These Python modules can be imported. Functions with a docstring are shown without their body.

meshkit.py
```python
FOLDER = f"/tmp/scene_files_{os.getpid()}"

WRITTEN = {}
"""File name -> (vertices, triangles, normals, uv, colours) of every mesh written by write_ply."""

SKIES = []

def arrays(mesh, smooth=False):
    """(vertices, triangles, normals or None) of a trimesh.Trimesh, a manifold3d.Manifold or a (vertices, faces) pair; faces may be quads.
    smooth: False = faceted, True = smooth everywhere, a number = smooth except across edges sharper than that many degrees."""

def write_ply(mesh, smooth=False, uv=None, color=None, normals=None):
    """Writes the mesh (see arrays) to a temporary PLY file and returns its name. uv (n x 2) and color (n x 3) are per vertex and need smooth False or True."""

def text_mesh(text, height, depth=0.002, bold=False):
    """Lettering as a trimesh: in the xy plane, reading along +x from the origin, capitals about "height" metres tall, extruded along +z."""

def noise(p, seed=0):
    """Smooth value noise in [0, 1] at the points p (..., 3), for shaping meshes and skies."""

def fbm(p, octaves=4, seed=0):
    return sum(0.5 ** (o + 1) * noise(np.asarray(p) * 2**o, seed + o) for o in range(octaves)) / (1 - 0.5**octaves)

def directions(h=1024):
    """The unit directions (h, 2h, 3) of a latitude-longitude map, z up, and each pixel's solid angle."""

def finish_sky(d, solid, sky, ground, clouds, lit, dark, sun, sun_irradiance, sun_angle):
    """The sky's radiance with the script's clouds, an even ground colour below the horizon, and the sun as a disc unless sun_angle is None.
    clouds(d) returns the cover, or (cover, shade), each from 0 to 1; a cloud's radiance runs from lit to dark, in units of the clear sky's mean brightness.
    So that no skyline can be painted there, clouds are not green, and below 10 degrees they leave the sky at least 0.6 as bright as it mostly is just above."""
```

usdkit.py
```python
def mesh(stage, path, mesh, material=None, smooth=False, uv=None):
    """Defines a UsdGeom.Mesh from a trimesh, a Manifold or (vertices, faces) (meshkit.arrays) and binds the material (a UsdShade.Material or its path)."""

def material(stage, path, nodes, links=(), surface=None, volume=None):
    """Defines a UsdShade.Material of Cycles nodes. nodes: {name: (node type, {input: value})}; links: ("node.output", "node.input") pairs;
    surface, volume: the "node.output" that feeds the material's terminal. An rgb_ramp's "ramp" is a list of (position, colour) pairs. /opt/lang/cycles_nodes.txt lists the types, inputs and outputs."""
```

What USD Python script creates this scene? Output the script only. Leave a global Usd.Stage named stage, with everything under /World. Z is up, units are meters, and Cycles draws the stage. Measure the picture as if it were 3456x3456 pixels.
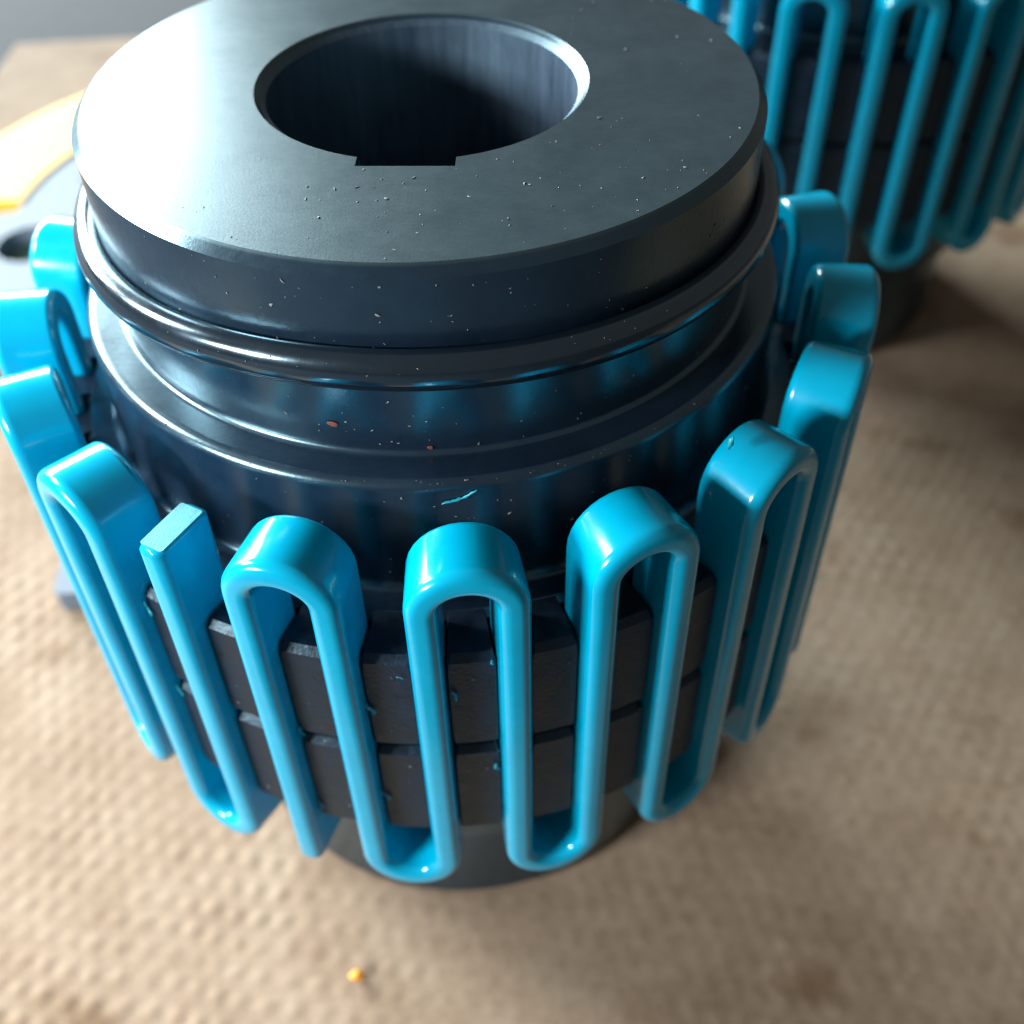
import math, random
import numpy as np, trimesh, manifold3d as m3
import usdkit, meshkit
from pxr import Usd, UsdGeom, UsdLux, UsdShade, Gf, Sdf, Vt
from shapely.geometry import Polygon, Point, box as sbox
from shapely import affinity

S = 0.05                       # one drawing unit (the boss radius) in metres
stage = Usd.Stage.CreateInMemory()
UsdGeom.SetStageUpAxis(stage, UsdGeom.Tokens.z)
UsdGeom.SetStageMetersPerUnit(stage, 1.0)
UsdGeom.Xform.Define(stage, '/World')
UsdGeom.Scope.Define(stage, '/World/Looks')

# ------------------------------------------------------------------ camera, lamps, exposure
PITCH, YAW, ROLL = 0.789275, 0.0730615, -0.0227858
CAM = np.array([0.0, -3.21063 * S, (1.42132 + 3.0) * S])
fw = np.array([math.sin(YAW) * math.cos(PITCH), math.cos(YAW) * math.cos(PITCH), -math.sin(PITCH)])
r0 = np.array([math.cos(YAW), -math.sin(YAW), 0.0]); u0 = np.cross(r0, fw)
rt = math.cos(ROLL) * r0 + math.sin(ROLL) * u0; up = -math.sin(ROLL) * r0 + math.cos(ROLL) * u0
cam = UsdGeom.Camera.Define(stage, '/World/camera')
cam.AddTransformOp().Set(Gf.Matrix4d(*[float(v) for row in (np.r_[rt, 0], np.r_[up, 0], np.r_[-fw, 0], np.r_[CAM, 1]) for v in row]))
FOCAL = 6.0
cam.CreateFocalLengthAttr(FOCAL)
cam.CreateHorizontalApertureAttr(FOCAL * 3456 / 3770.0)
cam.CreateVerticalApertureAttr(FOCAL * 3456 / 3770.0)
cam.CreateClippingRangeAttr(Gf.Vec2f(0.005, 50))
cam.CreateFStopAttr(FOCAL / 2.5)
cam.CreateFocusDistanceAttr(0.139)
cam.CreateExposureAttr(0.0)


def lamp(name, az, el, dist, w, h, color, intensity, aim=(0, 0, 0.08)):
    """A window-like rectangle seen from the coupling at compass az (from +y, clockwise) and elevation el."""
    a, e = math.radians(az), math.radians(el)
    d = np.array([math.sin(a) * math.cos(e), math.cos(a) * math.cos(e), math.sin(e)])
    pos = np.array(aim) + d * dist
    zx = d; x = np.cross([0, 0, 1.0], zx); x /= np.linalg.norm(x); y = np.cross(zx, x)
    l = UsdLux.RectLight.Define(stage, '/World/' + name)
    l.AddTransformOp().Set(Gf.Matrix4d(*[float(v) for row in (np.r_[x, 0], np.r_[y, 0], np.r_[zx, 0], np.r_[pos, 1]) for v in row]))
    l.CreateWidthAttr(w); l.CreateHeightAttr(h); l.CreateColorAttr(Gf.Vec3f(*color)); l.CreateIntensityAttr(intensity)
    return l


lamp('window_lamp', -85, 33.5, 0.34, 0.075, 0.075, (0.91, 0.96, 1.0), 82)
lamp('window_lamp_001', -121, 19, 0.60, 0.17, 0.075, (0.90, 0.97, 1.0), 150)
lamp('window_lamp_002', -37, 18.0, 2.2, 1.75, 0.66, (0.84, 0.97, 1.0), 52)
dome = UsdLux.DomeLight.Define(stage, '/World/room_light')
dm = usdkit.material(stage, '/World/Looks/room', {'b': ('background_shader', {'color': (1.0, 0.94, 0.87), 'strength': 0.125})}, surface='b.background')
UsdShade.MaterialBindingAPI.Apply(dome.GetPrim()).Bind(dm)


# ------------------------------------------------------------------ materials
def mat(name, nodes, links, surface='p.BSDF'):
    return usdkit.material(stage, '/World/Looks/' + name, nodes, links, surface=surface)


def plain(name, base, rough, bump=0.0, bscale=3000, ior=1.5, tint=(1, 1, 1), crough=0.12, vary=0.0, coat=0.0, metallic=0.0, rvary=0.0, vscale=300):
    n = {'g': ('texture_coordinate', {}), 'p': ('principled_bsdf', {'base_color': base, 'roughness': rough, 'ior': ior, 'specular_tint': tint, 'coat_weight': coat, 'coat_roughness': crough, 'metallic': metallic})}
    l = []
    if bump:
        n['nb'] = ('noise_texture', {'scale': bscale, 'detail': 4}); n['bu'] = ('bump', {'strength': bump, 'distance': 0.0001})
        l += [('g.object', 'nb.vector'), ('nb.fac', 'bu.height'), ('bu.normal', 'p.normal')]
    if vary or rvary:
        n['nv'] = ('noise_texture', {'scale': vscale, 'detail': 6, 'roughness': 0.65})
        l += [('g.object', 'nv.vector')]
    if vary:
        lo, hi = [c * (1 - vary) for c in base], [c * (1 + vary) for c in base]
        n['rv'] = ('rgb_ramp', {'ramp': [(0.3, lo), (0.7, hi)]}); l += [('nv.fac', 'rv.fac'), ('rv.color', 'p.base_color')]
    if rvary:
        n['mr'] = ('map_range', {'from_min': 0.35, 'from_max': 0.65, 'to_min': rough - rvary, 'to_max': rough + rvary, 'clamp': True})
        l += [('nv.fac', 'mr.value'), ('mr.result', 'p.roughness')]
    return mat(name, n, l)


M = {}
# black oxide steel: the faced ends are duller than the turned sides
M['hub'] = mat('black_oxide_steel', {
    'g': ('texture_coordinate', {}), 'sx': ('separate_xyz', {}),
    'nf': ('noise_texture', {'scale': 2600, 'detail': 4}), 'nv': ('noise_texture', {'scale': 170, 'detail': 6, 'roughness': 0.65}), 'mp': ('mapping', {'scale': (1.0, 3.2, 1.0), 'rotation': (0, 0, 0.9)}), 'ns': ('noise_texture', {'scale': 620, 'detail': 5, 'roughness': 0.7}),
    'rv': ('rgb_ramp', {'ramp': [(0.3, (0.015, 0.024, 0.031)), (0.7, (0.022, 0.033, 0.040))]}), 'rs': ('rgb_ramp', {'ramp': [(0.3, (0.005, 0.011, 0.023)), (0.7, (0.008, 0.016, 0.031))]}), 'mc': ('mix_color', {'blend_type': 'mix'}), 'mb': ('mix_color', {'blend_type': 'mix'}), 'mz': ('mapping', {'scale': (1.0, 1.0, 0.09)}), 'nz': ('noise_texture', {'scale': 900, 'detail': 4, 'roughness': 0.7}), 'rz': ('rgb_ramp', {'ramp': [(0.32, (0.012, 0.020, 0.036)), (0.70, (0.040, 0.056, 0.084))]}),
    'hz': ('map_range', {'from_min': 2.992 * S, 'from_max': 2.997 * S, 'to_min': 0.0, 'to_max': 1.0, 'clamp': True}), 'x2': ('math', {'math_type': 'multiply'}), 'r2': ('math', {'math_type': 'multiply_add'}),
    'bo': ('math', {'math_type': 'less_than', 'value2': (0.475 * S) ** 2}), 'br': ('math', {'math_type': 'multiply_add', 'value2': 0.16}),
    'up': ('map_range', {'from_min': 0.0, 'from_max': 1.0, 'to_min': 0.25, 'to_max': 0.335, 'clamp': True}),
    'mr': ('map_range', {'from_min': 0.35, 'from_max': 0.65, 'to_min': -0.015, 'to_max': 0.015, 'clamp': True}),
    'sr': ('map_range', {'from_min': 0.3, 'from_max': 0.7, 'to_min': -0.014, 'to_max': 0.014, 'clamp': True}),
    'a1': ('math', {'math_type': 'add'}), 'a2': ('math', {'math_type': 'add'}),
    'bu': ('bump', {'strength': 0.12, 'distance': 0.0001}),
    'p': ('principled_bsdf', {'ior': 2.1, 'specular_tint': (0.52, 0.86, 0.98)})},
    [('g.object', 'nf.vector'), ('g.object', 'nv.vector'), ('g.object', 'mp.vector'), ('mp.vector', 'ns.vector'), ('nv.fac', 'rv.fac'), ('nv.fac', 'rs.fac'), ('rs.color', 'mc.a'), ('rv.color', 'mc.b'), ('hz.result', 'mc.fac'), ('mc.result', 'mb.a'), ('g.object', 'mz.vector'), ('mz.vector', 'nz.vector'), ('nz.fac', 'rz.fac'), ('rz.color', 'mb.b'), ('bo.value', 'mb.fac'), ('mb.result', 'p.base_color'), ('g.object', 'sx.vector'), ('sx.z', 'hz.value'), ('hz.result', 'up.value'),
     ('sx.x', 'x2.value1'), ('sx.x', 'x2.value2'), ('sx.y', 'r2.value1'), ('sx.y', 'r2.value2'), ('x2.value', 'r2.value3'), ('r2.value', 'bo.value1'), ('bo.value', 'br.value1'), ('a2.value', 'br.value3'),
     ('nv.fac', 'mr.value'), ('ns.fac', 'sr.value'), ('up.result', 'a1.value1'), ('mr.result', 'a1.value2'), ('a1.value', 'a2.value1'), ('sr.result', 'a2.value2'), ('br.value', 'p.roughness'),
     ('nf.fac', 'bu.height'), ('bu.normal', 'p.normal')])
M['tooth'] = plain('machined_tooth_steel', (0.006, 0.012, 0.024), 0.42, bump=0.9, bscale=1300, ior=1.55, tint=(0.6, 0.86, 1.0), vary=0.5, rvary=0.08, vscale=420)
M['rubber'] = plain('black_rubber', (0.006, 0.010, 0.016), 0.17, bump=0.06, bscale=900, ior=2.2, tint=(0.60, 0.84, 1.0), rvary=0.04, vscale=150)
M['teal'] = plain('cyan_paint', (0.0, 0.365, 0.57), 0.18, bump=0.05, bscale=700, ior=1.42, coat=0.25, vary=0.06, rvary=0.04, vscale=120)
M['teal_cut'] = plain('cut_paint_end', (0.06, 0.38, 0.47), 0.55, bump=0.5, bscale=3500, vary=0.3)
M['chip'] = plain('paint_shaving', (0.01, 0.33, 0.42), 0.4, bump=0.3)
M['yellow'] = plain('yellow_paint', (0.85, 0.46, 0.03), 0.6, bump=0.1)
M['grey'] = plain('grey_cast_metal', (0.13, 0.16, 0.20), 0.65, bump=0.3, bscale=1200, vary=0.15)
M['hole'] = plain('green_plug', (0.03, 0.06, 0.045), 0.5)
M['red'] = plain('red_flake', (0.16, 0.045, 0.03), 0.7)
M['orange'] = plain('orange_crumb', (0.75, 0.30, 0.02), 0.6, vary=0.2)
M['dust'] = plain('pale_dust', (0.19, 0.19, 0.185), 0.8)
M['table'] = plain('grey_blue_table', (0.045, 0.045, 0.05), 0.9, bump=0.2, vary=0.2)

# embossed brown paper: the dimples are real relief; colour is mottled, with a few old damp stains
nodes = {'g': ('geometry', {}), 'n1': ('noise_texture', {'scale': 60, 'detail': 6, 'roughness': 0.65}), 'n2': ('noise_texture', {'scale': 1500, 'detail': 3}),
         'n3': ('noise_texture', {'scale': 34, 'detail': 3, 'roughness': 0.55}), 'n4': ('noise_texture', {'scale': 380, 'detail': 4}),
         'r': ('rgb_ramp', {'ramp': [(0.28, (0.222, 0.150, 0.098)), (0.52, (0.285, 0.202, 0.139)), (0.75, (0.32, 0.24, 0.172))]}),
         'st': ('rgb_ramp', {'ramp': [(0.60, (1, 1, 1)), (0.72, (0.66, 0.58, 0.50))]}),
         'fi': ('rgb_ramp', {'ramp': [(0.3, (0.90, 0.89, 0.87)), (0.7, (1.06, 1.06, 1.06))]}),
         'm': ('mix_color', {'blend_type': 'multiply', 'fac': 1.0}), 'm2': ('mix_color', {'blend_type': 'multiply', 'fac': 1.0}),
         'b': ('bump', {'strength': 0.5, 'distance': 0.0002}), 'p': ('principled_bsdf', {'roughness': 0.85, 'ior': 1.35})}
M['paper'] = mat('brown_embossed_paper', nodes, [('g.position', 'n1.vector'), ('g.position', 'n2.vector'), ('g.position', 'n3.vector'), ('g.position', 'n4.vector'), ('n1.fac', 'r.fac'), ('n3.fac', 'st.fac'), ('n4.fac', 'fi.fac'),
                                                  ('r.color', 'm.a'), ('st.color', 'm.b'), ('m.result', 'm2.a'), ('fi.color', 'm2.b'), ('m2.result', 'p.base_color'),
                                                  ('n2.fac', 'b.height'), ('b.normal', 'p.normal')])

# ------------------------------------------------------------------ helpers
counts = {}


def numbered(parent, name):
    k = (parent, name); i = counts.get(k, -1) + 1; counts[k] = i
    return f'{parent}/{name}' + (f'_{i:03d}' if i else '')


def obj(name, mesh, m, parent='/World', smooth=30, label=None):
    path = numbered(parent, name)
    p = usdkit.mesh(stage, path, mesh, M[m], smooth=smooth).GetPrim()
    if label: p.SetCustomDataByKey('label', label)
    return p


def tag(p, label=None, cat=None, group=None, kind=None):
    for k, v in (('label', label), ('category', cat), ('group', group), ('kind', kind)):
        if v: p.SetCustomDataByKey(k, v)
    return p


def thing(name, loc=(0, 0, 0), rz=0.0):
    x = UsdGeom.Xform.Define(stage, numbered('/World', name))
    x.AddTranslateOp().Set(Gf.Vec3d(*[float(c) for c in loc])); x.AddRotateZOp().Set(float(rz))
    return x.GetPrim()


def scaled(v, f):
    """Drawing units with z = 0 at the base, to metres."""
    return trimesh.Trimesh(np.asarray(v, float) * S, np.asarray(f), process=False)


def revolve(profile, n=256):
    """Closed (r, z) loop, counter-clockwise, turned about z."""
    pr = np.asarray(profile, float); k = len(pr)
    a = np.arange(n) * 2 * np.pi / n
    v = np.stack([pr[None, :, 0] * np.cos(a)[:, None], pr[None, :, 0] * np.sin(a)[:, None], np.broadcast_to(pr[None, :, 1], (n, k))], -1).reshape(-1, 3)
    i, j = np.meshgrid(np.arange(n), np.arange(k), indexing='ij')
    q = np.stack([i * k + j, ((i + 1) % n) * k + j, ((i + 1) % n) * k + (j + 1) % k, i * k + (j + 1) % k], -1).reshape(-1, 4)
    f = np.vstack([q[:, [0, 1, 2]], q[:, [0, 2, 3]]])
    return v, f


def arc(cx, cz, r, a0, a1, n=6):
    t = np.radians(np.linspace(a0, a1, n))
    return [(cx + r * math.cos(x), cz + r * math.sin(x)) for x in t]


# ------------------------------------------------------------------ the ground
# paper sheet with embossed dimples in rows, and long soft wrinkles
def paper_mesh():
    xs = np.concatenate([np.arange(-4.9, 5.2, 0.0155), np.arange(5.2, 9.0, 0.15)])
    ys = np.concatenate([np.arange(-2.6, 2.2, 0.0155), np.arange(2.2, 8.4, 0.05)])
    X, Y = np.meshgrid(xs, ys, indexing='ij')
    left = np.interp(Y, [-3, 6, 8.4], [-4.9, -4.15, -4.0])
    X = np.where(X < left, left, X)
    th = math.radians(-14)
    u, v = X * math.cos(th) + Y * math.sin(th), -X * math.sin(th) + Y * math.cos(th)
    P3 = np.stack([X * 3.1, Y * 3.1, 0 * X], -1)
    wob = meshkit.noise(P3, 3) - 0.5; wob2 = meshkit.noise(P3, 9) - 0.5
    row = np.floor(v / 0.115 + wob * 0.5)
    e = np.cos(2 * np.pi * (u / 0.105 + 0.5 * row + wob2 * 0.5)) * 0.5 + 0.5
    e = e * (0.5 - 0.5 * np.cos(2 * np.pi * (v / 0.115 + wob * 0.5)))
    amp = 0.55 + 0.9 * meshkit.noise(np.stack([X * 1.3, Y * 1.3, 0 * X], -1), 21)
    fade = np.clip((3.2 - Y) / 1.2, 0, 1)
    big = meshkit.fbm(np.stack([X * 0.9, Y * 0.9, 0 * X], -1), 3, 5) - 0.5
    ridge = np.sin(2 * np.pi * (v * 2.6 + 0.5 * big)) * np.clip((X - 0.2) / 1.5, 0, 1) * np.clip((-0.4 - Y) / 0.8, 0, 1)
    near = np.clip((np.hypot(X, Y) - 1.2) / 0.6, 0, 1)
    amp = amp * np.interp(X, [-1.6, 0.3], [1.0, 0.28]) * (0.35 + 1.1 * meshkit.noise(np.stack([X * 6, Y * 6, 0 * X], -1), 33))
    Z = -0.012 + e * amp * 0.0080 * fade + near * (big * 0.03 + ridge * 0.005) - 0.014 - 0.085
    n, k = X.shape
    i, j = np.meshgrid(np.arange(n - 1), np.arange(k - 1), indexing='ij')
    q = np.stack([i * k + j, (i + 1) * k + j, (i + 1) * k + j + 1, i * k + j + 1], -1).reshape(-1, 4)
    return scaled(np.stack([X, Y, Z], -1).reshape(-1, 3), np.vstack([q[:, [0, 1, 2]], q[:, [0, 2, 3]]]))


tb = trimesh.creation.box([3.0, 3.0, 0.04]); tb.apply_translation([0, 0.4, -0.024 - 0.085 * S])
tag(obj('tabletop', tb, 'table', smooth=False), 'dark grey blue tabletop beyond the brown paper', 'table', kind='structure')
tag(obj('paper_sheet', paper_mesh(), 'paper', smooth=True), 'brown embossed paper sheet spread under the couplings', 'paper', kind='structure')

# ------------------------------------------------------------------ the coupling
FLOOR = -0.085                 # the paper lies this far below the nominal foot of the boss
ZT = 3.0                        # top of the upper boss
MID = 1.585                     # gap between the hubs
R_TOOTH, R_ROOT, R_CYL = 1.372, 1.225, 1.115
N_LEG = 37; PITCHD = 360.0 / N_LEG; PHASE = 0.6 - PITCHD / 2
GZT, GZB = ZT - 0.604, ZT - 2.085   # centre lines of the upper and lower loops
R_IN, R_OUT, T_GRID = 1.235, 1.437, 0.088


def hub_profile(top, gap, sgn):
    """Half of the section, going down from the end face; top and gap are heights, sgn = 1 for the upper hub."""
    z = (lambda d: top - sgn * d) if sgn > 0 else (lambda d: top + d if d < 0.3 else d + 0.13 * (d > 0.9))
    rb = 1.0 if sgn > 0 else 1.005
    p = [(0.4876, z(0)), (rb - 0.028, z(0)), (rb, z(0.028)), (rb, z(0.553))]
    p += [(rb + 0.02 * (1 - math.cos(t)), z(0.553 + 0.02 * math.sin(t))) for t in np.linspace(0.3, math.pi / 2, 5)]
    p += [(R_CYL - 0.034 * (1 - math.sin(t)), z(0.607 - 0.034 * math.cos(t))) for t in np.linspace(0, math.pi / 2, 7)] + [(R_CYL, z(0.945))]
    p += [(R_CYL + 0.03 * (1 - math.cos(t)), z(0.945 + 0.03 * math.sin(t))) for t in np.linspace(0.3, math.pi / 2, 5)]
    p += [(R_ROOT - 0.02, z(0.975)), (R_ROOT, z(0.995))]
    p += [(R_ROOT, gap), (0.458, gap), (0.458, z(0.0296))]
    return p if sgn < 0 else p[::-1]


def hub_mesh(top, gap, sgn):
    v, f = revolve(hub_profile(top, gap, sgn), 288)
    t = trimesh.Trimesh(v, f, process=False)
    if t.volume < 0: f = f[:, ::-1]
    m = m3.Manifold(m3.Mesh(vert_properties=np.asarray(v, np.float32), tri_verts=np.asarray(f, np.uint32)))
    key = m3.Manifold.cube([0.262, 0.40, 6.0], True).translate([0, -0.318, 1.4]).rotate([0, 0, -6.8])
    m = m - key
    o = m.to_mesh()
    return scaled(o.vert_properties[:, :3], o.tri_verts)


def tooth_mesh(a_mid, z0, z1, gap_end, rng):
    """One tooth between two slots: waisted so that the slot flares towards the gap, all outer edges chamfered."""
    zs = np.array([z0, z0 + 0.025, z0 + 0.07, (z0 + z1) / 2, z1 - 0.07, z1 - 0.025, z1])
    half = math.radians(PITCHD) / 2
    ch = 0.018
    rows = []
    for z in zs:
        g = 1 - abs(z - gap_end) / (z1 - z0)
        slot = 0.0442 + 0.0008 * g ** 2
        e = min(z - z0, z1 - z)
        rnd = 0.010 * max(0, 1 - e / 0.07) ** 2             # rounded tooth corners
        cut = max(0, ch - e) if e < ch else 0
        ro = R_TOOTH - cut
        wi, wo = half - (slot + rnd) / R_ROOT, half - (slot + rnd) / ro
        sec = [(R_ROOT - 0.03, -wi), (ro - 0.007, -wo), (ro, -wo + 0.006), (ro, 0), (ro, wo - 0.006), (ro - 0.007, wo), (R_ROOT - 0.03, wi)]
        rows.append([(r * math.sin(a_mid + a), -r * math.cos(a_mid + a), z) for r, a in sec])
    v = np.array(rows).reshape(-1, 3); k = 7; n = len(zs); f = []
    for i in range(n - 1):
        for j in range(k):
            a, b = i * k + j, i * k + (j + 1) % k
            f += [(a, b, b + k), (a, b + k, a + k)]
    f += [(0, j + 1, j) for j in range(1, k - 1)] + [((n - 1) * k, (n - 1) * k + j, (n - 1) * k + j + 1) for j in range(1, k - 1)]
    t = trimesh.Trimesh(v, np.array(f), process=False)
    if t.volume < 0: t.invert()
    return scaled(t.vertices, t.faces)


def grid_path(first, n, step, pattern):
    """The serpentine's centre line as (azimuth, z). first: azimuth of leg 0; pattern(i) is +1 / -1 for a top / bottom loop between legs i and i + 1."""
    Rm = (R_IN + R_OUT) / 2; rad = math.radians(PITCHD) / 2
    pts = []
    z_end = {1: GZT - 0.02, -1: GZB + 0.03}
    cz = {1: GZT - Rm * rad, -1: GZB + Rm * rad}
    for i in range(n):
        a = math.radians(first + step * PITCHD * i)
        start = -pattern(0) if i == 0 else pattern(i - 1)
        zs = z_end[start] if i == 0 else cz[start]
        nxt = pattern(i) if i < n - 1 else -pattern(n - 2)
        ze = cz[nxt] if i < n - 1 else z_end[nxt]
        for t in np.linspace(0, 1, 9)[(0 if i == 0 else 1):]:
            pts.append((a, zs + (ze - zs) * t))
        if i < n - 1:
            for t in np.linspace(0, math.pi, 17)[1:]:
                pts.append((a + math.radians(step) / abs(step) * 0 + step * rad * (1 - math.cos(t)), cz[nxt] + nxt * Rm * rad * math.sin(t)))
    return np.array(pts)


def grid_mesh(path, seed):
    rng = np.random.default_rng(seed)
    Rm = (R_IN + R_OUT) / 2; hd, ht = (R_OUT - R_IN) / 2, T_GRID / 2
    a, z = path[:, 0], path[:, 1]
    er = np.stack([np.sin(a), -np.cos(a), 0 * a], -1); C = er * Rm; C[:, 2] = z
    T = np.gradient(C, axis=0); T -= er * (T * er).sum(-1, keepdims=True); T /= np.linalg.norm(T, axis=1, keepdims=True)
    N = np.cross(er, T)
    ro, ri = 0.034, 0.026
    sec = []
    for (ca, cb, rr, a0) in ((hd - ro, ht - ro, ro, 0), (-hd + ri, ht - ri, ri, 90), (-hd + ri, -ht + ri, ri, 180), (hd - ro, -ht + ro, ro, 270)):
        for t in np.radians(a0 + np.linspace(0, 90, 6)): sec.append((ca + rr * math.cos(t), cb + rr * math.sin(t)))
    sec = np.array(sec); k = len(sec); n = len(C)
    # the ends are cut with a small rounding
    sc = np.ones(n)
    wob = 1 + 0.012 * (meshkit.noise(C * 3.0, seed) - 0.5)
    v = C[:, None] + sec[None, :, 0, None] * er[:, None] * wob[:, None, None] + sec[None, :, 1, None] * N[:, None]
    caps = []
    for e, d in ((0, -1), (n - 1, 1)):
        caps.append(C[e] + d * T[e] * 0.014 + 0.80 * (v[e] - C[e]))
    V = np.vstack([v.reshape(-1, 3), caps[0], caps[1]])
    F = []
    i, j = np.meshgrid(np.arange(n - 1), np.arange(k), indexing='ij')
    q = np.stack([i * k + j, i * k + (j + 1) % k, (i + 1) * k + (j + 1) % k, (i + 1) * k + j], -1).reshape(-1, 4)
    F.append(q[:, [0, 1, 2]]); F.append(q[:, [0, 2, 3]])
    c0, c1 = n * k, n * k + k
    for j in range(k):
        jn = (j + 1) % k
        F.append([[c0 + j, c0 + jn, jn], [c0 + j, jn, j]])
        F.append([[(n - 1) * k + j, (n - 1) * k + jn, c1 + jn], [(n - 1) * k + j, c1 + jn, c1 + j]])
    for j in range(1, k - 1):
        F.append([[c0, c0 + j + 1, c0 + j]]); F.append([[c1, c1 + j, c1 + j + 1]])
    F = np.vstack([np.array(x) for x in F])
    t = trimesh.Trimesh(V, F, process=False)
    if t.volume < 0: F = F[:, ::-1]
    return scaled(V, F)


def end_face(path, e):
    """The bare scraped patch on a cut end of the strip."""
    Rm = (R_IN + R_OUT) / 2
    a, z = path[e]
    er = np.array([math.sin(a), -math.cos(a), 0]); d = np.sign(path[e][1] - path[1 if e == 0 else -2][1])
    N = np.array([math.cos(a), math.sin(a), 0])
    hd, ht = (R_OUT - R_IN) / 2 * 0.74, T_GRID / 2 * 0.66
    p = Polygon([(-hd, -ht), (hd, -ht), (hd, ht), (-hd, ht)]).buffer(0.008)
    m = trimesh.creation.extrude_polygon(p, 0.004, engine='earcut')
    v = np.asarray(m.vertices)
    base = er * Rm + np.array([0, 0, z + d * 0.0135])
    V = base + v[:, :1] * er + v[:, 1:2] * N + np.array([0, 0, d]) * v[:, 2:3]
    t = trimesh.Trimesh(V, m.faces, process=False)
    if t.volume < 0: t.invert()
    return scaled(t.vertices, t.faces)


def torus(R, r, z, n=220, k=24, seed=1):
    a = np.arange(n) * 2 * np.pi / n; b = np.arange(k) * 2 * np.pi / k
    zz = z - 0.02 * np.cos(2 * a) + 0.004 * np.sin(3 * a + 1)
    rr = R + 0.76 * r * np.cos(b)[None, :] + 0.003 * np.sin(5 * a + 2)[:, None]
    v = np.stack([rr * np.cos(a)[:, None], rr * np.sin(a)[:, None], zz[:, None] + r * np.sin(b)[None, :]], -1).reshape(-1, 3)
    i, j = np.meshgrid(np.arange(n), np.arange(k), indexing='ij')
    q = np.stack([i * k + j, ((i + 1) % n) * k + j, ((i + 1) % n) * k + (j + 1) % k, i * k + (j + 1) % k], -1).reshape(-1, 4)
    return scaled(v, np.vstack([q[:, [0, 1, 2]], q[:, [0, 2, 3]]]))


rng = np.random.default_rng(4)
cp = thing('grid_coupling')
tag(cp, 'black steel grid coupling with keyed bore in front, its cyan springs pushed in', 'coupling')
cpath = str(cp.GetPath())
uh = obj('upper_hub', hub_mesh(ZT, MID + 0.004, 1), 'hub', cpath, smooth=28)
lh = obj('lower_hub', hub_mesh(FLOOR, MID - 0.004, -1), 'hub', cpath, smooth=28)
legs_az = [PHASE + PITCHD * k for k in range(N_LEG)]
for k in range(N_LEG):
    am = math.radians(legs_az[k] + PITCHD / 2)
    obj('tooth', tooth_mesh(am, MID + 0.006, ZT - 0.978, MID, rng), 'tooth', str(uh.GetPath()), smooth=20)
    obj('tooth', tooth_mesh(am, 1.108, MID - 0.006, MID, rng), 'tooth', str(lh.GetPath()), smooth=20)
# spring A starts at the leg whose lower end is free and runs to the right; spring B starts at the leg whose upper end is free and runs to the left
pa = grid_path(PHASE - 2 * PITCHD, 18, 1, lambda i: 1 if i % 2 == 0 else -1)
pb = grid_path(PHASE - 3 * PITCHD, 19, -1, lambda i: -1 if i % 2 == 0 else 1)
pb[:, 1] -= 0.05; pa[:, 1] -= 0.022
ga = obj('grid_spring', grid_mesh(pa, 3), 'teal', cpath, smooth=40)
gb = obj('grid_spring', grid_mesh(pb, 5), 'teal', cpath, smooth=40)
obj('cut_end', end_face(pb, 0), 'teal_cut', str(gb.GetPath()), smooth=False, label='scraped pale cut end of the cyan spring')
obj('seal_ring', torus(1.031, 0.057, ZT - 0.290), 'rubber', cpath, smooth=True)

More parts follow.
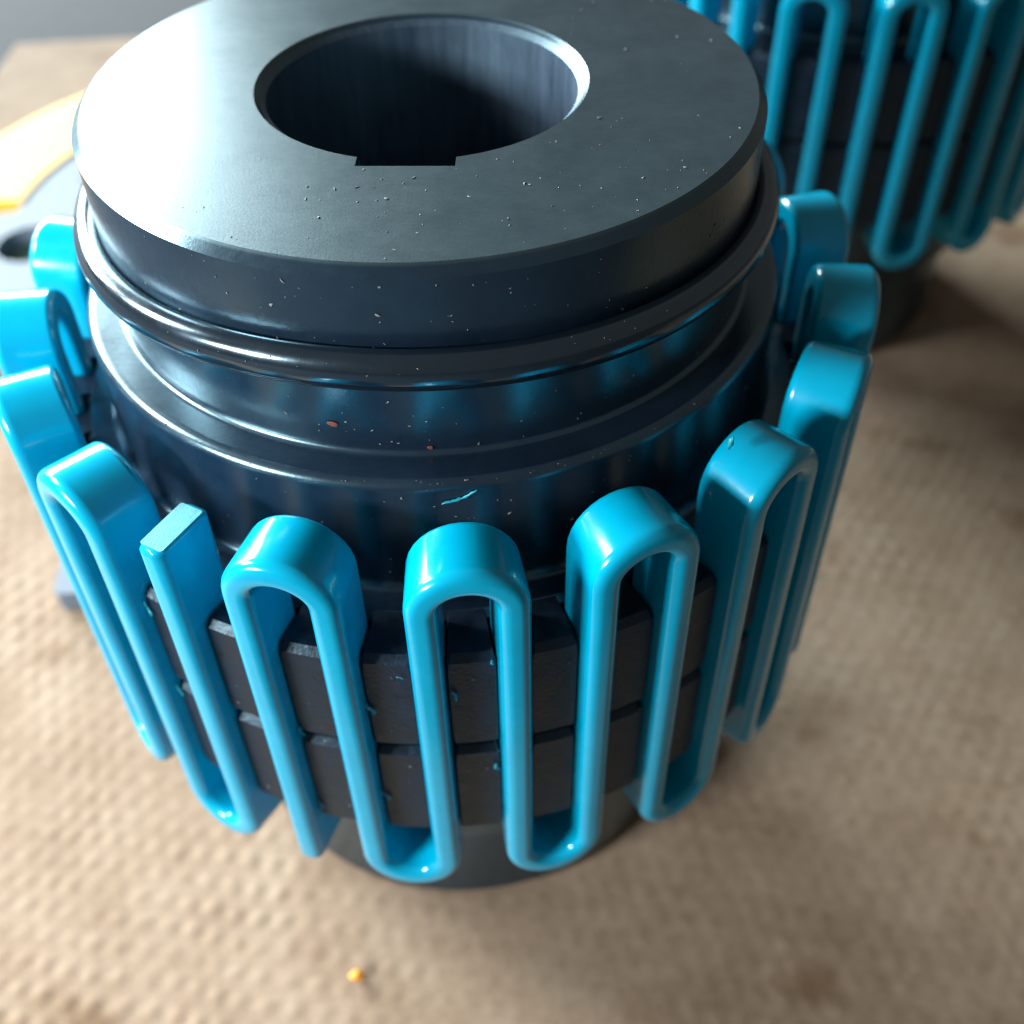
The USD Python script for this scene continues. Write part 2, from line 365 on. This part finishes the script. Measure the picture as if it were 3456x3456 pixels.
# the second one, behind on the right
c2 = thing('grid_coupling', (2.45 * S, 3.44 * S, 0), 0)
c2.GetReferences().AddInternalReference(cp.GetPath()); c2.SetInstanceable(True)
x2 = UsdGeom.Xformable(c2)
c2.GetAttribute('xformOp:rotateZ').Set(-23.5)
tag(c2, 'blurred grid coupling with cyan springs standing behind on the right, cut by the top edge', 'coupling')


# ------------------------------------------------------------------ the cover halves on the left
def slab(poly, z0, z1, bev=0.0):
    m = trimesh.creation.extrude_polygon(poly, z1 - z0, engine='earcut'); m.apply_translation([0, 0, z0])
    return scaled(m.vertices, m.faces)


def ring_sector(cx, cy, r0, r1, a0, a1, n=64):
    """a0, a1: compass degrees from +y, clockwise."""
    t = np.radians(np.linspace(a0, a1, n))
    o = [(cx + r1 * math.sin(x), cy + r1 * math.cos(x)) for x in t] + [(cx + r0 * math.sin(x), cy + r0 * math.cos(x)) for x in t[::-1]]
    return Polygon(o)


ca = thing('cover_half', (0, 0, FLOOR * S))
tag(ca, 'sunlit yellow cover half with grey flange lying behind on the left', 'coupling cover')
cap_ = str(ca.GetPath())
shell = ring_sector(-1.0, 4.3, 2.06, 2.78, -82, 25)
obj('shell', slab(shell, 0.0, 0.30), 'yellow', cap_, smooth=30)
lug = sbox(-3.35, 3.3, -2.3, 4.3).buffer(0.15)
flange = ring_sector(-1.0, 4.3, 1.3, 2.055, -97, 25).union(lug).difference(shell.buffer(0.01)).difference(affinity.scale(Point(-2.85, 4.0).buffer(0.24), 1.0, 1.0))
if flange.geom_type != 'Polygon': flange = max(flange.geoms, key=lambda g: g.area)
obj('flange', slab(flange, 0.01, 0.28), 'grey', cap_, smooth=30)
obj('hole_plug', slab(Point(-2.85, 4.0).buffer(0.238), 0.012, 0.16), 'hole', cap_, smooth=False, label='dark green bolt hole in the grey flange')
obj('bolt_seat', slab(Point(-2.45, 5.05).buffer(0.26).difference(Point(-2.45, 5.05).buffer(0.20)), 0.275, 0.30), 'grey', cap_, smooth=False)
cb = thing('cover_half', (0, 0, FLOOR * S))
tag(cb, 'cover half mostly hidden behind the front coupling, grey lug peeping out at left', 'coupling cover')
cbp = str(cb.GetPath())
shell = ring_sector(0, 0, 1.62, 1.80, -63, 20)
obj('shell', slab(shell, 0.0, 0.12), 'yellow', cbp, smooth=30)
lug = affinity.rotate(sbox(-2.06, 0.82, -1.6, 1.08), 0).buffer(0.05).difference(Point(-1.92, 0.97).buffer(0.055)).difference(shell.buffer(0.005))
if lug.geom_type != 'Polygon': lug = max(lug.geoms, key=lambda g: g.area)
obj('lug', slab(lug, 0.0, 0.13), 'grey', cbp, smooth=30)


# ------------------------------------------------------------------ small debris
def nugget(size, seed, flat=(1, 1, 1), sub=2):
    m = trimesh.creation.icosphere(sub, 1.0); v = np.asarray(m.vertices)
    v = v * (0.7 + 0.7 * meshkit.noise(v * 1.6 + seed, seed)[:, None]) * size * np.array(flat)
    return v, m.faces


def shaving(length, width, seed, lift=0.02):
    """A thin torn curl: a ribbon of ragged width that lifts and twists away from the face (local y is outwards)."""
    r = np.random.default_rng(seed); n = 14
    t = np.linspace(-0.5, 0.5, n)
    w0, w1 = width * r.uniform(0.15, 1.0, n), width * r.uniform(0.15, 1.0, n)
    x = t * length + r.normal(0, length * 0.012, n); zc = width * 0.9 * np.sin(t * 5 + seed) * r.uniform(0.5, 1)
    y = -lift * (0.25 + np.abs(np.sin(t * 4 + seed * 1.7))) * length
    th = 0.0022
    rows = []
    for i in range(n):
        e = min(1, min(i, n - 1 - i) / 2 + 0.15)
        rows.append([(x[i], y[i], zc[i] - w0[i] * e), (x[i], y[i] - width * 0.3, zc[i]), (x[i], y[i], zc[i] + w1[i] * e), (x[i], y[i] + th, zc[i])])
    v = np.array(rows).reshape(-1, 3); f = []
    for i in range(n - 1):
        for j in range(4):
            a, b = i * 4 + j, i * 4 + (j + 1) % 4
            f += [(a, b, b + 4), (a, b + 4, a + 4)]
    f += [(0, 2, 1), (0, 3, 2), (4 * n - 4, 4 * n - 3, 4 * n - 2), (4 * n - 4, 4 * n - 2, 4 * n - 1)]
    t = trimesh.Trimesh(v, np.array(f), process=False)
    if t.volume < 0: t.invert()
    return np.asarray(t.vertices), np.asarray(t.faces)


def at_cyl(az, z, R): a = math.radians(az); return np.array([R * math.sin(a), -R * math.cos(a), z])


def placed(v, pos, az=0.0, tilt=0.0):
    a = math.radians(az)
    v = np.asarray(v)
    if tilt:
        t = math.radians(tilt); v = v @ np.array([[math.cos(t), 0, -math.sin(t)], [0, 1, 0], [math.sin(t), 0, math.cos(t)]])
    return v @ np.array([[math.cos(a), math.sin(a), 0], [-math.sin(a), math.cos(a), 0], [0, 0, 1]]) + pos


v, f = nugget(0.022, 2, (1.2, 1.0, 0.7))
tag(obj('crumb', scaled(placed(v, np.array([-0.53, -1.31, 0.004 + FLOOR])), f), 'orange', smooth=True), 'tiny orange crumb on the paper in front of the coupling', 'crumb')
v, f = nugget(0.03, 7, (1.7, 0.5, 0.8))
v, f = nugget(0.014, 5, (1.0, 0.12, 0.55))
tag(obj('flake', scaled(placed(v, at_cyl(-17.4, ZT - 0.48, 1.003), -17.4, 10), f), 'red', smooth=True), 'red flake stuck to the black neck below the seal ring, larger one', 'flake')
v, f = nugget(0.008, 8, (1.0, 0.2, 0.8))
tag(obj('flake', scaled(placed(v, at_cyl(-2.9, ZT - 0.548, 1.003), -3), f), 'red', smooth=True), 'small red flake low on the neck near its foot', 'flake')
v, f = shaving(0.10, 0.009, 11)
tag(obj('paint_chip', scaled(placed(v, at_cyl(0.9, ZT - 0.625, 1.118), 1, -22), f), 'chip', smooth=True), 'long cyan paint shaving on the black shoulder above the middle loop', 'paint chip')
v, f = nugget(0.011, 12, (0.7, 0.7, 1.8))
tag(obj('paint_chip', scaled(placed(v, at_cyl(34.5, ZT - 0.545, 1.30), 30, 12), f), 'chip', smooth=True), 'pale cyan paint chip on top of the loop right of the middle', 'paint chip')
leg = lambda k, d: PHASE + PITCHD * k + d          # d degrees to the right of a leg's middle
chips = [(leg(-2, 2.4), 1.62, 0.9, 'cyan paint scrap beside the spring leg with the free lower end, at the hub gap', 75), (leg(-1, 2.3), 1.80, 1.3, 'ragged cyan fringe along the right edge of the second front leg, upper', 86),
         (leg(-1, 2.3), 1.33, 1.1, 'ragged cyan fringe low on the right edge of the second front leg', 88), (leg(0, -3.3), 1.95, 0.45, 'small cyan speck left of the middle loop, high on the tooth', 30),
         (leg(0, 2.7), 1.86, 0.9, 'slanting cyan sliver inside the middle loop beside its left leg', 50), (leg(1, -2.5), 2.0, 0.5, 'cyan speck inside the middle loop beside its right leg', 70), (leg(1, -2.5), 1.48, 0.8, 'cyan scrap low inside the middle loop at the hub gap', 75),
         (leg(-4, 2.4), 1.95, 1.3, 'ragged cyan fringe on the left spring leg, upper', 84), (leg(-4, 2.4), 1.55, 1.1, 'ragged cyan fringe on the left spring leg, lower', 86), (leg(-2, 2.4), 1.20, 0.9, 'ragged cyan fringe low beside the free spring leg', 86)]
for i, (az, z, s, lab, tilt) in enumerate(chips):
    v, f = shaving(0.046 * s, 0.010 * s, 30 + i, 0.05)
    tag(obj('paint_chip', scaled(placed(v, at_cyl(az, z, R_TOOTH + 0.006), az, tilt), f), 'chip', smooth=True), lab, 'paint chip')

# dust: hundreds of pale specks and short fibres lying on the top face, the boss, the seal, the shoulder and the teeth
dv, df, n0 = [], [], 0


def add_dust(pos, size, az, flat=(1, 1, 1), tilt=0.0):
    global n0
    m = trimesh.creation.icosphere(0, 1.0)
    v = np.asarray(m.vertices) * rng.uniform(0.5, 1.4, (12, 1)) * size * np.array(flat)
    dv.append(placed(v, pos, az, tilt)); df.append(np.asarray(m.faces) + n0); n0 += 12


for _ in range(110):                                             # top face
    r = math.sqrt(rng.uniform(0.53 ** 2, 0.96 ** 2)); a = rng.uniform(-30, 150) if rng.random() < 0.3 else rng.normal(14, 30)
    s = rng.lognormal(math.log(0.0016), 0.45)
    add_dust(at_cyl(a, ZT + s * 0.3, r), s, rng.uniform(0, 180), (rng.uniform(1, 2.6), 1, 0.6))
for R, z0, z1, n in ((1.002, ZT - 0.27, ZT - 0.04, 90), (1.002, ZT - 0.55, ZT - 0.38, 60), (1.117, ZT - 0.94, ZT - 0.62, 80), (R_TOOTH + 0.001, 1.15, 2.0, 260)):
    for _ in range(n):
        a = rng.uniform(-75, 75) if rng.random() < 0.5 else rng.normal(-5, 28); s = rng.lognormal(math.log(0.0015), 0.5)
        add_dust(at_cyl(a, rng.uniform(z0, z1), R), s, a, (rng.uniform(1, 2.4), 0.5, 1), rng.uniform(-60, 60))
for _ in range(70):                                              # seal ring
    a = rng.normal(0, 35); b = math.radians(rng.uniform(10, 80)); s = rng.lognormal(math.log(0.0012), 0.4)
    add_dust(at_cyl(a, ZT - 0.290 + 0.057 * math.sin(b) + 0.02 * math.cos(2 * math.radians(a)), 1.031 + 0.0435 * math.cos(b)), s, a)
for _ in range(70):                                              # chamfer edges
    a = rng.normal(-8, 30); s = rng.lognormal(math.log(0.0014), 0.45)
    add_dust(at_cyl(a, ZT - 0.583 + rng.normal(0, 0.006), 1.107), s * 0.8, a, (1.4, 1, 1))
tag(obj('dust', scaled(np.vstack(dv), np.vstack(df)), 'dust', smooth=False), 'pale dust specks scattered over the black steel of the front coupling', 'dust', kind='stuff')
